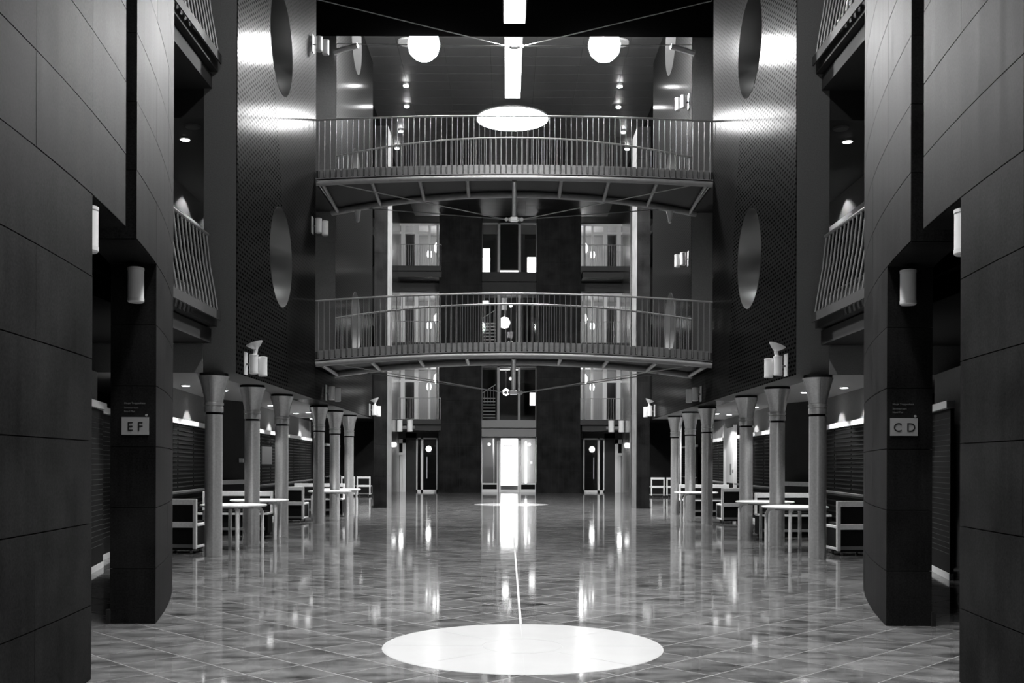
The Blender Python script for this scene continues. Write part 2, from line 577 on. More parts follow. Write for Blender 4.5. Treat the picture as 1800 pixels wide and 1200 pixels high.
# ------------------------------------------------------------------ slabs, ceilings, back walls of the galleries
for s in (-1, 1):
    for lv in range(3):
        z = 4.3 + PITCH * lv
        if z > 14: continue
        # walkway in front of the metal wall, edge in two steps
        struct(MB().box(s * 5.05, s * 8.9, 11.5, 17.2, z - .42, z - .02).box(s * 5.15, s * 8.9, 11.5, 17.2, z - .70, z - .46).build('floor', 'slab'))
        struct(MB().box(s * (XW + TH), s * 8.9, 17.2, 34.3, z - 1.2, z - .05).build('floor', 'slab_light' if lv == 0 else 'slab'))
        struct(MB().box(s * 6.6, s * 8.9, 34.3, 56, z - .45, z - .05).build('floor', 'slab'))
    # grey beam end beside the jamb
    struct(MB().box(s * (XW + TH), s * 6.6, 17.2, 17.4, ZB, 13).box(s * 6.6, s * 8.9, 17.2, 17.4, ZB, 3.6).build('wall_' + SIDE[s], 'jamb')) if False else None
    struct(MB().box(s * (XW + TH), s * 8.9, 17.18, 17.19, ZB, 3.58).build('trim_1', 'jamb'))
    struct(MB().box(s * 8.9, s * 9.1, -6, 60, 0, 15.3).build('wall_' + SIDE[s], 'dark_plaster'))
# low soffit over the front half, high ceiling beyond it
ZS = 12.86; ZH = 15.08
struct(MB().box(-9.0, 9.0, -6, 26.9, ZS, ZS + .2).build('ceiling', 'soffit'))
struct(MB().box(-9.0, 9.0, 26.75, 26.9, ZS + .2, ZH + .2).build('wall_front', 'black'))
hc = struct(MB().box(-9.0, 9.0, 26.9, 60, ZH + .02, ZH + .2).build('ceiling', 'black'))
pm_ = MB().box(-.745, .745, -.37, .37, 0, .018).mesh('ceiling_panel'); pm_.materials.append(M['ceil'])
for iy in range(38):
    for ix in range(-3, 4):
        y = 27.4 + iy * .75; x = ix * 1.5
        link('ceiling_panel', pm_, hc, (x, y, ZH))
# back wall behind the camera with an opening behind the fill light, and the front closing pieces
struct(MB().box(-9, -2.95, -6.2, -6, 0, 13).box(2.95, 9, -6.2, -6, 0, 13).box(-2.95, 2.95, -6.2, -6, 7.4, 13).build('wall_back', 'dark_plaster'))

# strip lights on the soffit and on the high ceiling
for i, (a, b) in enumerate(((1.2, 4.9), (6.1, 9.8), (11.0, 14.7), (15.9, 19.6), (22.2, 26.0))):
    t = thing('strip_light', ['long strip light on the soffit over the entrance', 'second strip light of the soffit from the entrance',
              'middle strip light of the soffit', 'fourth strip light of the soffit from the entrance',
              'white strip light at the top edge of the picture in front of the soffit edge'][i], 'ceiling light', (0, a, ZS))
    MB().box(-.29, .29, -.03, b - a + .03, -.03, -.001).build('housing', 'dframe', t)
    MB().box(-.26, .26, 0, b - a, -.036, -.0305).build('diffuser', 'e_strip', t)
    area_light('strip_light_throw', (0, (a + b) / 2, ZS - .045), (0, 0, 0), .5, b - a, STRIP_W, 75)
t = thing('strip_light', 'white strip light on the high ceiling between the two floodlights', 'ceiling light', (0, 32.25, ZH - .002))
MB().box(-.30, .30, -.03, 5.3, -.03, .0).build('housing', 'dframe', t)
MB().box(-.27, .27, 0, 5.25, -.036, -.0305).build('diffuser', 'e_strip', t)
t = thing('skylight', 'round glowing skylight in the high ceiling above the far floor disc', 'skylight', (0, 39.8, ZH - .002))
MB().lathe([(1.44, -.04), (1.44, .0)], n=64).build('rim', 'dframe', t)
MB().lathe([(1.38, -.045), (1.38, -.0405)], n=64).build('glowing_pane', 'e_oculus', t)
area_light('strip_light_throw', (0, 34.9, ZH - .05), (0, 0, 0), .5, 5.2, 2400, 110)
# pendant floodlights
for s in (-1, 1):
    t = thing('floodlight', 'big dazzling globe floodlight under the high ceiling, on the %s' % SIDE[s], 'lamp', (s * 2.46, 27.75, 12.99))
    MB().lathe([(.02, -.44), (.23, -.38), (.38, -.23), (.44, 0), (.38, .23), (.23, .38), (.02, .44)], n=24).build('globe', 'e_flood', t, smooth=True)
    MB().tube([(0, 0, .34), (0, 0, ZH - 13.0)], .02).build('stem', 'dframe', t)
    for i, (x, y, ds) in enumerate(((3.80, 36.2, 'first'), (3.98, 38.3, 'second'), (4.5, 41.2, 'third'), (4.9, 43.4, 'last'))):
        t = thing('spotlight', '%s starry ceiling spotlight from the front in the row at the %s of the skylight' % (ds, SIDE[s]), 'spotlight', (s * x, y, ZH))
        MB().lathe([(.11, -.07), (.11, -.001)], n=16).build('ring', 'dframe', t)
        MB().lathe([(.085, -.10), (.085, -.071)], n=16).build('bulb', 'e_spot', t)
    t = thing('ceiling_speaker', 'flat round ceiling disc beside the %s floodlight' % SIDE[s], 'ceiling disc', (s * 3.35, 32.6, ZH))
    MB().lathe([(.34, -.05), (.36, -.02), (.36, -.001)], n=24).build('disc', 'plaster', t)

# ------------------------------------------------------------------ columns
YCOL = [17.3, 19.9, 22.5, 26.9, 29.4, 32.0]
ordn = ['first', 'second', 'third', 'fourth', 'fifth', 'sixth']
prof_sh = [(.145, 0), (.145, 2.40)]
prof_neck = [(.125, 2.40), (.125, 2.44)]
prof_col = [(.155, 2.44), (.158, 2.46), (.158, 2.53), (.148, 2.535), (.148, 2.55), (.162, 2.56), (.162, 2.60), (.148, 2.605), (.148, 2.62)]
prof_cap = [(.152, 2.62), (.170, 2.72), (.192, 2.82), (.216, 2.92), (.240, 3.00), (.256, 3.045), (.257, 3.05)]
proto = None
for s in (-1, 1):
    for i, y in enumerate(YCOL):
        lab = '%s column from the front in the %s row, grey steel with a flared capital' % (ordn[i], SIDE[s])
        if proto is None:
            proto = c = thing('column', lab, 'column', (s * 5.13, y, 0), 0, 'steel columns under the metal walls')
            MB().lathe(prof_sh, n=28).build('shaft', 'column', c, smooth=True)
            MB().lathe(prof_neck, n=24).build('neck', 'black', c, smooth=True)
            MB().lathe(prof_col, n=28).build('collar', 'column', c, smooth=True)
            cap_ = MB().lathe(prof_cap, n=28).build('capital', 'column', c, smooth=True)
            MB().lathe([(.235, 3.05), (.235, 3.10)], n=24).build('top_plate', 'black', c)
            m = MB()
            for an in (-PI / 2 - .1, 0, PI / 2, PI):
                pts = [(r * math.cos(an) * 1.004, r * math.sin(an) * 1.004, z) for r, z in prof_cap[:-1]]
                m.tube(pts, .003, 4)
            m.build('seam', 'dframe', cap_)
        else:
            c = copy_tree(proto); c.location = (s * 5.13, y, 0); c['label'] = lab

# ------------------------------------------------------------------ far piers
for s in (-1, 1):
    w = struct(MB().prism([(s * 4.47, 36.35), (s * 4.90, 36.35), (s * 4.90, 37.75), (s * 4.47, 37.75)], 0, 13.6).build('wall_' + SIDE[s], 'backing'))
    for k in range(12):
        z0 = k * 1.135; z1 = z0 + 1.13
        MB().box(s * 4.45, s * 4.92, 36.32, 36.35, z0, z1).build('granite_panel', 'granite', w)
        MB().box(s * 4.445, s * 4.47, 36.325, 37.75, z0, z1).build('granite_panel', 'lit_granite', w)

# ------------------------------------------------------------------ louvred screens
def screen(p0, p1, zb, label, dots=False, group='louvred screens'):
    """a screen from p0 to p1 (world xy), white top band, black slats, lip, plinth"""
    p0 = Vector((p0[0], p0[1], 0)); p1 = Vector((p1[0], p1[1], 0)); d = p1 - p0; L = d.length
    t = thing('louvred_screen', label, 'screen', (p0.x, p0.y, zb), math.atan2(d.y, d.x), group)
    s = 1 if p0.x > 0 else -1
    q = 1 if s > 0 else -1        # local y towards the hall
    def B(x0, x1, a, b, z0, z1, name, m):
        return MB().box(x0, x1, min(q * a, q * b), max(q * a, q * b), z0, z1).build(name, m, t)
    B(0, L, -.05, 0, 0, 2.36, 'panel', 'black')
    B(0, L, -.06, .05, 2.37, 2.47, 'top_band', 'white')
    B(0, L, -.05, .01, 0.0, .09, 'plinth', 'wood')
    if dots:      # perforated panels: rows of pale pins stand in for light through the holes
        m = MB()
        for r in range(26):
            for c in range(int(L / .075) - 1):
                x = .06 + c * .075; z = .35 + r * .075
                y0, y1 = sorted((0, q * .004)); m.box(x, x + .016, y0, y1, z, z + .012)
        stuff(m.build('perforation_rows', 'smalltext', t))
        return t
    B(0, L, .0, .10, .97, 1.01, 'ledge', 'dframe')
    m = MB(); k = 0
    z = 1.08
    nx = max(1, int(L / 1.3))
    while z < 2.33:
        for i in range(nx):
            a = i * L / nx + .05; b = (i + 1) * L / nx - .05
            y0, y1 = sorted((q * .002, q * .018))
            m.box(a, b, y0, y1, z, z + .024)
        z += .088
    stuff(m.build('slats', 'slat', t))
    m = MB()
    z = .2
    while z < .95:
        y0, y1 = sorted((q * .002, q * .02)); m.box(.05, L - .05, y0, y1, z, z + .03); z += .12
    stuff(m.build('lower_slats', 'slat', t))
    return t


lv_name = {0: 'on the ground floor', 1: 'on the first gallery', 2: 'on the second gallery'}
for s in (-1, 1):
    sd = SIDE[s]
    screen((s * 5.95, 14.0), (s * 6.25, 15.4), 0, 'nearest perforated black screen with pale top seen through the %s stone opening' % sd, True, 'perforated screens')
    screen((s * 6.5, 15.6), (s * 6.8, 17.1), 0, 'second perforated black screen with white top seen through the %s stone opening' % sd, True, 'perforated screens')
    screen((s * 6.62, 18.9), (s * 7.12, 23.6), 0, 'black louvred screen with white top behind the first %s columns' % sd)
    if s < 0:
        screen((s * 6.6, 25.6), (s * 7.2, 36.5), 0, 'black louvred screen with white top behind the rear left columns')
    else:
        screen((s * 6.6, 25.6), (s * 6.88, 31.15), 0, 'black louvred screen in front of the bright door on the right')
        screen((s * 7.0, 33.3), (s * 7.2, 36.5), 0, 'black louvred screen beyond the bright door on the right')
    screen((s * 8.3, 45.5), (s * 8.5, 50.5), 0, 'small far louvred screen behind the %s bench chairs' % sd)
    for lv in (1, 2):
        screen((s * 6.90, 15.5), (s * 6.93, 23.6), 4.3 * lv, 'louvred screen with white top %s, %s side' % (lv_name[lv], sd))
    # plaster walls standing behind the screens
    for (a, b) in (((6.45, 13.7), (7.05, 17.15)), ((6.70, 18.4), (7.22, 23.9)), ((6.68, 25.3), (7.3, 37.0))):
        x0, y0 = a; x1, y1 = b
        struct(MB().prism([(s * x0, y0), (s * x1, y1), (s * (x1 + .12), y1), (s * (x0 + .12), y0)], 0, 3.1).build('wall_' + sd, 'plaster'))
    for lv in (1, 2):
        z = 4.3 * lv
        struct(MB().prism([(s * 6.98, 15.0), (s * 7.01, 23.9), (s * 7.11, 23.9), (s * 7.08, 15.0)], z - .02, z + 3.1).build('wall_' + sd, 'plaster'))
    # recess wall with a ledge between the screens
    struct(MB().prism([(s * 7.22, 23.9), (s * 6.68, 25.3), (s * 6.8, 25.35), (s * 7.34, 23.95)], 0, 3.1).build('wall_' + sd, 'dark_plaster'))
    tag(MB().prism([(s * 7.0, 23.7), (s * 6.5, 25.0), (s * 6.66, 25.1), (s * 7.16, 23.8)], 1.07, 1.17).build('ledge', 'wood'),
        'pale ledge on the dark wall between the louvred screens, %s side' % sd, 'ledge')
tag(MB().box(fx(420.5, 25.1), fx(427.5, 25.1), 25.08, 25.14, fz(814, 25.1), fz(807, 25.1)).build('light_switch', 'white'),
    'small square white switch on the dark wall behind the first left columns', 'switch')

# bright door on the right
t = thing('bright_door', 'bright white door between the louvred screens on the right, seen beside a column', 'door', (6.86, 31.30, 0), math.atan2(1.8, .08))
MB().box(0, 1.75, -.02, .0, 0, 2.75).build('door_leaf', 'white', t)
MB().box(-.06, .02, -.03, .07, 0, 2.8).box(1.73, 1.81, -.03, .07, 0, 2.8).build('frame', 'white', t)
MB().box(.25, 1.5, .0, .015, .62, 1.0).build('kick_plate', 'black', t)
MB().box(.15, .22, .0, .06, 1.32, 1.42).build('handle', 'dframe', t)
MB().box(.7, .95, .0, .012, 1.25, 1.6).build('door_label', 'dframe', t)
spot('door_wash', (6.2, 31.6, 3.0), (6.9, 32.2, 1.2), 90, 80)
tag(MB().box(6.55, 6.75, 40.4, 40.5, 0, 3.1).build('door_frame', 'white'), 'tall white door frame edge between the last two right columns', 'door frame')
spot('door_wash', (6.0, 39.2, 3.0), (6.65, 40.4, 1.2), 60, 70)
tag(MB().box(6.98, 7.02, 23.62, 23.66, 0, 2.5).build('door_frame', 'white'), 'thin white upright beside the first right column', 'door frame')
t = thing('notice_board', 'small grey notice on the left louvred screen behind the third column', 'notice', (-6.55, 26.2, 1.55), math.atan2(1, .055))
MB().box(0, .9, .04, .06, 0, .5).build('sheet', 'signplate', t) if False else None
MB().box(0, .9, -.09, -.07, 0, .46).build('sheet', 'signplate', t)
MB().box(.3, .6, -.07, .03, .2, .24).build('clip', 'dframe', t)

# ------------------------------------------------------------------ gallery railings left and right of the bridge wall
def gallery_rail(s, lv):
    zb = 4.3 * lv - .28
    t = thing('gallery_railing', 'curved bar railing of the %s gallery on the %s, next to the stone wall' % (['', 'first', 'second'][lv], SIDE[s]),
              'railing', (s * 5.1, 17.1, zb), 0, 'gallery railings beside the stone walls')
    pts = [(s * .10, y, 1.40) for y in (0.04, -1, -2, -3, -4, -4.6)]
    MB().tube(pts, .028, 8).build('handrail', 'rail', t, smooth=True)
    m = MB().tube([(-s * .10, 0, -.0), (-s * .05, 0, .35), (s * .04, 0, .85), (s * .10, 0, 1.38)], .016, 6)
    me = m.mesh('bar'); me.materials.append(M['rail'])
    for k in range(24):
        link('bar', me, t, (0, -.02 - k * .19, 0))
    MB().box(-s * .13 - .01, -s * .13 + .01, -4.6, 0, -.05, .10).build('toe_plate', 'slab', t)
    return t


for s in (-1, 1):
    for lv in (1, 2): gallery_rail(s, lv)

# ------------------------------------------------------------------ bridges
def truss(t):
    MB().box(-.09, .09, -.38, -.22, -.74, -.64).build('hub', 'hub', t, bevel=.01)
    for sx in (-1, 1):
        MB().box(sx * .09, sx * .14, -.36, -.24, -.72, -.66).tube([(sx * .19, -.33, -.69), (sx * .19, -.27, -.69)], .045, 10).build('shackle', 'cable', t)
        for yy, zz in ((24.25 - 25.6, -.02), (27.0 - 25.6, .06)):
            MB().tube([(sx * .2, -.30, -.69), (sx * (XW - .02), yy, zz)], .013, 6).build('cable', 'cable', t)


def bridge(lv, label, full=True):
    z0 = 4.04 + PITCH * (lv - 1)
    t = thing('footbridge', label, 'bridge', (0, 25.6, z0), 0, 'arched steel footbridges')
    yn = lambda x: 24.2 + .46 * (1 - (x / XW) ** 2) - 25.6
    yf = lambda x: 27.05 - .75 * (1 - (x / XW) ** 2) - 25.6
    rz = lambda x: .27 * (1 - (x / XW) ** 2)
    X = [-XW + 2 * XW * i / 32 for i in range(33)]
    if not full:
        for sx in (-1, 1):
            MB().tube([(sx * (XW + .05), 1.35, -.19), (sx * (XW - .2), 1.30, -.13), (sx * (XW - .6), 1.2, -.07)], .07, 10).build('chord_end', 'steel', t, smooth=True)
        truss(t)
        return t
    # deck
    m = MB()
    for x in X:
        m.v += [(x, yn(x) + .03, rz(x) - .03), (x, yf(x) - .03, rz(x) - .03), (x, yn(x) + .03, rz(x) + .02), (x, yf(x) - .03, rz(x) + .02)]
    for i in range(32):
        a = i * 4; b = a + 4
        m.f += [[a, a + 1, b + 1, b], [a + 2, b + 2, b + 3, a + 3], [a, b, b + 2, a + 2], [a + 1, a + 3, b + 3, b + 1]]
    m.build('deck', 'slab', t)
    MB().tube([(x, yn(x) + .02, rz(x) - .105) for x in X], .066, 12).build('front_chord', 'steel', t, smooth=True)
    X2 = [-XW - .1 + 2 * (XW + .1) * i / 32 for i in range(33)]
    MB().tube([(x, yf(x) - .1, rz(x) - .115) for x in X2], .08, 12).build('rear_chord', 'steel', t, smooth=True)
    m = MB()
    for x in X:
        y_ = yn(x)
        m.v += [(x, y_ - .03, rz(x) - .02), (x, y_ + .0, rz(x) - .02), (x, y_ + .0, rz(x) - .004), (x, y_ - .03, rz(x) - .004)]
    for i in range(32):
        a = i * 4; b = a + 4
        for q in range(4):
            r = (q + 1) % 4; m.f.append([a + q, b + q, b + r, a + r])
    m.build('edge_strip', 'plate', t)
    for i in range(-4, 5):
        x = i * 1.14
        if i == 0: continue
        MB().tube([(x, yn(x), rz(x) - .15), (x * 1.02, yf(x) - .1, rz(x) - .14)], .045, 8).build('cross_strut', 'steel', t, smooth=True)
    MB().tube([(0, -.92, .09), (0, -.30, -.66)], .055, 10).build('mast', 'column', t, smooth=True)
    truss(t)
    if full:
        nb = 72
        bar = MB().tube([(0, 0, .02), (0, 0, 1.38)], .0095, 6).mesh('bar'); bar.materials.append(M['rail'])
        pl = MB().box(-.045, .045, -.004, .004, 0, .215).mesh('toe_plate'); pl.materials.append(M['plate'])
        for i in range(nb):
            x = -XW + 2 * XW * (i + .5) / nb
            link('bar', bar, t, (x, yn(x), rz(x)))
            link('toe_plate', pl, t, (x + XW / nb, yn(x) + .014, rz(x) - .0)) if i < nb - 1 else None
            xf_ = -XW + 2 * XW * (i + .5) / nb
            link('bar', bar, t, (xf_, yf(xf_), rz(xf_)))
        MB().tube([(x, yn(x), rz(x) + 1.39) for x in X], .024, 8).build('handrail', 'rail', t, smooth=True)
        MB().tube([(x, yf(x), rz(x) + 1.39) for x in X], .024, 8).build('handrail', 'rail', t, smooth=True)
        m = MB()
        for yy in (lambda x: yn(x) + .03, lambda x: yf(x) - .02):
            n0 = len(m.v)
            for x in X: m.v += [(x, yy(x), rz(x) + .01), (x, yy(x), rz(x) + .19)]
            for i in range(32): m.f.append([n0 + 2 * i, n0 + 2 * i + 2, n0 + 2 * i + 3, n0 + 2 * i + 1])
        m.build('kick_rail', 'slab', t)
    return t


bridge(1, 'lower arched footbridge with bar railings crossing the hall')
bridge(2, 'upper arched footbridge with bar railings, in front of the round skylight')
bridge(3, 'topmost footbridge frame at the soffit edge, only its cables and hub show', full=False)
for s in (-1, 1):
    t = thing('hanging_spot', 'small white cup lamp hanging under the upper footbridge at its %s end' % SIDE[s], 'lamp', (s * 4.08, 26.6, 8.19))
    MB().lathe([(.045, -.28), (.05, -.24), (.085, 0)], n=16).build('shade', 'lampbody', t, smooth=True)
    MB().lathe([(.03, -.31), (.045, -.285)], n=12).build('lens', 'cap', t)
    MB().lathe([(.03, 0), (.03, .02)], n=12).build('stem', 'dframe', t)
# side landings seen at the ends of the bridges
for s in (-1, 1):
    for lv in (1, 2):
        struct(MB().box(s * (XW + .02), s * (XW + TH + .3), 24.25, 27.0, 4.3 * lv - .35, 4.3 * lv - .2).build('floor', 'slab'))

# ------------------------------------------------------------------ wall lamps (white cylinders)
def cyl(t, x, y, z, r=.078, h=.33):
    o = MB().lathe([(r * .96, .025), (r * .96, h - .03)], (x, y, z), 20).build('shade', 'lampbody', t, smooth=True)
    MB().lathe([(r * .85, -.012), (r, .0), (r, .03)], (x, y, z), 20).build('cap', 'cap', o, smooth=True)
    MB().lathe([(r, h - .03), (r, h - .005), (r * .8, h)], (x, y, z), 20).build('cap', 'cap', o, smooth=True)


def wall_lamp(s, y, z, label, dish=False, two=True):
    t = thing('wall_lamp', label, 'wall lamp', (s * XW, y, z))
    MB().box(-s * .004, -s * .02, -.10, .10, -.02, .37).build('backplate', 'cap', t)
    MB().tube([(-s * .02, 0, .16), (-s * .14, 0, .16)], .02).build('arm', 'dframe', t)
    cyl(t, -s * .16, -.03, 0)
    if two: cyl(t, -s * .29, .09, -.03)
    if dish:
        MB().tube([(-s * .17, 0, .33), (-s * .19, 0, .42)], .035, 10).build('dish_stem', 'lampbody', t, smooth=True)
        o = MB().lathe([(.03, 0), (.09, .05), (.14, .10), (.15, .115), (.13, .105), (.07, .05)], n=24, cap=False).build('dish', 'lampbody', t, smooth=True, loc=(-s * .20, 0, .42))
        o.rotation_euler = (0, -s * .35 * -1, 0)


for s in (-1, 1):
    sd = SIDE[s]
    wall_lamp(s, 17.75, 3.14, 'twin white cylinder wall lamp with tilted dish above the first %s column' % sd, dish=True)
    wall_lamp(s, 25.6, 3.18, 'twin white cylinder wall lamp below the %s end of the lower footbridge' % sd)
    wall_lamp(s, 33.7, 3.18, 'far twin cylinder wall lamp with dish at the end of the %s metal wall' % sd, dish=True)
    yy = 23.75 if s < 0 else 27.45
    wall_lamp(s, yy, 6.95, 'white cylinder wall lamp on the %s metal wall between the two footbridges' % sd, two=True)
    wall_lamp(s, yy, 11.18, 'wall lamp high on the %s metal wall above the upper footbridge' % sd, two=True)
    t = thing('pier_lamp', 'white cylinder lamp on the front of the %s stone pier, above the letter sign' % sd, 'wall lamp', (s * (xs(10) + .15), 9.99, 3.14))
    MB().box(-.03, .03, -.06, .0, .1, .2).build('bracket', 'dframe', t)
    cyl(t, 0, -.13, 0)
    t = thing('pier_lamp', 'white cylinder lamp half hidden behind the edge of the near %s stone wall' % sd, 'wall lamp', (s * (xs(7.42) + .09), 7.41, 3.15))
    MB().box(-.03, .03, .0, .08, .1, .2).build('bracket', 'dframe', t)
    cyl(t, 0, .14, 0)
    t = thing('far_wall_lamp', 'pair of small white cylinder lamps under the far balcony on the %s' % sd, 'wall lamp', (s * 5.95, 54.6, 3.05))
    cyl(t, 0, 0, .25, .16, .62); cyl(t, -s * .55, 0, .25, .16, .62)
    MB().box(-.8, .8, .1, .4, .4, .55).build('bracket', 'dframe', t)

# letter signs
def text(body, size, m, parent, loc, name='lettering', ext=.002, space=1.0, off=0.0):
    c = bpy.data.curves.new(name, 'FONT'); c.body = body; c.size = size; c.extrude = ext; c.space_character = space
    c.align_x = 'LEFT'; c.offset = off
    c.materials.append(M[m])
    c.resolution_u = 4
    o = bpy.data.objects.new('tmp', c); COL.objects.link(o)
    dg = bpy.context.evaluated_depsgraph_get(); dg.update()
    me = bpy.data.meshes.new_from_object(o.evaluated_get(dg))
    bpy.data.objects.remove(o)
    o = link(name, me, parent, loc); o.rotation_euler = (PI / 2, 0, 0)
    return o


for s, wd, px0 in ((-1, 'EF', 213.5), (1, 'CD', 1565)):
    x0 = fx(px0, 9.99); z0 = fz(766, 9.99) if s < 0 else fz(763.5, 9.99)
    t = thing('letter_sign', 'pale rectangular sign with the black letters %s %s on the %s stone pier' % (wd[0], wd[1], SIDE[s]), 'sign', (x0, 9.998, z0))
    MB().box(0, .267, -.010, 0, 0, .173).build('plate', 'signplate', t)
    if s < 0:
        text('E', .124, 'ink', t, (.052, -.011, .040)); text('F', .124, 'ink', t, (.153, -.011, .040))
    else:
        text('C', .124, 'ink', t, (.026, -.011, .040)); text('D', .124, 'ink', t, (.155, -.011, .040))
    MB().tube([(.243, -.012, .192), (.243, 0, .192)], .012, 12).build('stud', 'signplate', t)
    for k, (tx, zz) in enumerate((('Haupt Treppenhaus', .302), ('Seminarraum', .258), ('Nord Flur', .222))):
        text(tx, .026, 'smalltext', t, (.022, -.003, zz), 'small_lettering', .0006)

# ------------------------------------------------------------------ furniture
def make_table(label):
    t = thing('round_table', label, 'table', (0, 0, 0), 0, 'round tables between the columns')
    MB().lathe([(.57, .772), (.60, .785), (.605, .80), (.60, .812), (.585, .815)], n=48).build('tabletop', 'wood', t, smooth=True)
    for k in range(4):
        a = math.radians(-68 + 90 * k); c, s_ = math.cos(a), math.sin(a)
        pts = [(.30 * c, .30 * s_, .755), (.42 * c, .42 * s_, .752), (.485 * c, .485 * s_, .73), (.52 * c, .52 * s_, .67), (.525 * c, .525 * s_, .5), (.525 * c, .525 * s_, 0)]
        MB().tube(pts, .033, 10).build('leg', 'wood', t, smooth=True)
    MB().lathe([(.36, .74), (.36, .771)], n=32).build('apron', 'dframe', t)
    return t


tb = make_table('round table between the first and second left columns')
tb.location = (-5.22, 18.9, 0)
for (x, y, r, lb) in ((-5.35, 21.4, .5, 'round table between the second and third left columns'),
                      (-5.1, 28.4, .2, 'round table by the fourth left column'),
                      (-5.15, 30.5, .9, 'farthest round table on the left, by the fifth and sixth columns'),
                      (5.2, 18.9, .75, 'round table between the first and second right columns'),
                      (5.27, 21.4, 1.1, 'round table between the second and third right columns'),
                      (5.12, 28.4, .35, 'round table by the fourth right column')):
    c = copy_tree(tb); c.location = (x, y, 0); c.rotation_euler = (0, 0, r); c['label'] = lb


def make_chair(label):
    t = thing('lounge_chair', label, 'chair', (0, 0, 0), 0, 'boxy wooden lounge chairs')
    w = .33
    for sx in (-1, 1):
        x0, x1 = sorted((sx * w, sx * (w - .06)))
        MB().box(x0, x1, 0, .07, .08, .95).build('rear_post', 'wood', t, bevel=.008)
        MB().box(x0, x1, .10, .62, .47, .52).box(x0, x1, .07, .60, .09, .14).build('side_rail', 'wood', t, bevel=.008)
        MB().box(x0, x1, .56, .62, .14, .47).build('front_post', 'wood', t, bevel=.008)
        MB().box(x0 + .01, x1 - .01, .07, .56, .14, .47).build('side_panel', 'uph', t)
    MB().box(-w + .06, w - .06, 0, .10, .85, .95).build('top_rail', 'wood', t, bevel=.008)
    MB().box(-w + .06, w - .06, 0, .07, .45, .55).build('middle_rail', 'wood', t, bevel=.008)
    MB().box(-w + .06, w - .06, .02, .06, .10, .16).build('bottom_rail', 'dframe', t)
    MB().box(-w + .06, w - .06, .015, .09, .55, .85).build('back_cushion', 'uph', t)
    MB().box(-w + .06, w - .06, .08, .60, .40, .56).build('seat_cushion', 'uph', t, bevel=.02)
    MB().box(-w + .07, w - .07, .03, .55, .06, .44).build('base', 'uph', t)
    for sx in (-1, 1):
        for yy in (.08, .52):
            MB().tube([(sx * .22 - .015, yy, .03), (sx * .22 + .015, yy, .03)], .03, 12).build('castor', 'castor', t)
    return t


ch = make_chair('wooden lounge chair with black upholstery beside the left stone pier, back to the camera')
ch.location = (-5.88, 17.72, 0); ch.rotation_euler = (0, 0, -.05)
for (x, y, r, lb) in ((5.93, 17.72, .05, 'wooden lounge chair with black upholstery beside the right stone pier, back to the camera'),
                      (-5.93, 27.3, -.04, 'wooden lounge chair behind the third left column, back to the camera'),
                      (5.93, 27.3, .04, 'wooden lounge chair behind the third right column, back to the camera'),
                      (-7.05, 48.8, .0, 'far wooden lounge chair beside the far left pier'),
                      (-7.8, 48.8, .0, 'far wooden lounge chair on the left, second from the far pier'),
                      (7.05, 48.8, .0, 'far wooden lounge chair beside the far right pier'),
                      (7.8, 48.8, .0, 'far wooden lounge chair on the right, second from the far pier')):
    c = copy_tree(ch); c.location = (x, y, 0); c.rotation_euler = (0, 0, r); c['label'] = lb


def make_bench(label):
    t = thing('bench', label, 'bench', (0, 0, 0), 0, 'benches facing the tables')
    w = .78
    for sx in (-1, 1):
        x0, x1 = sorted((sx * w, sx * (w - .055)))
        MB().box(x0, x1, 0, .06, .46, .955).box(x0, x1, -.48, 0, .455, .50).build('end_frame', 'wood', t, bevel=.008)
        MB().box(x0, x1, -.46, -.01, .06, .455).build('end_panel', 'uph', t)
    MB().box(-w + .055, w - .055, 0, .06, .845, .955).build('top_rail', 'wood', t, bevel=.008)
    MB().box(-w + .055, w - .055, .01, .05, .50, .845).build('back_cushion', 'uph', t)
    MB().box(-w + .055, w - .055, -.46, .05, .50, .54).build('seat_cushion', 'uph', t, bevel=.01)
    MB().box(-w + .055, w - .055, -.48, .05, .455, .50).build('seat_board', 'wood', t)
    MB().box(-w + .055, w - .055, -.42, .0, .0, .455).build('base', 'uph', t)
    MB().box(-w + .055, w - .055, -.47, -.43, .12, .18).build('foot_rail', 'dframe', t)
    return t


bn = make_bench('wide wooden bench with black cushions behind the first two left tables')
bn.location = (-6.13, 22.6, 0)
for (x, y, lb) in ((6.13, 22.6, 'wide wooden bench with black cushions behind the first two right tables'),
                   (-5.98, 31.6, 'wooden bench with black cushions behind the fourth left column'),
                   (5.98, 31.7, 'wooden bench with black cushions behind the fourth right column')):
    c = copy_tree(bn); c.location = (x, y, 0); c['label'] = lb

# ------------------------------------------------------------------ gallery downlights
def downlight(x, y, z, label, power, tx=None, ang=75):
    t = thing('downlight', label, 'downlight', (x, y, z))
    MB().lathe([(.10, -.02), (.10, -.001)], n=20).build('ring', 'cap', t)
    MB().lathe([(.075, -.027), (.075, -.0205)], n=20).build('lens', 'e_down', t)
    spot('downlight_beam', (x, y, z - .05), (tx if tx is not None else x, y, 0), power, ang, .25)


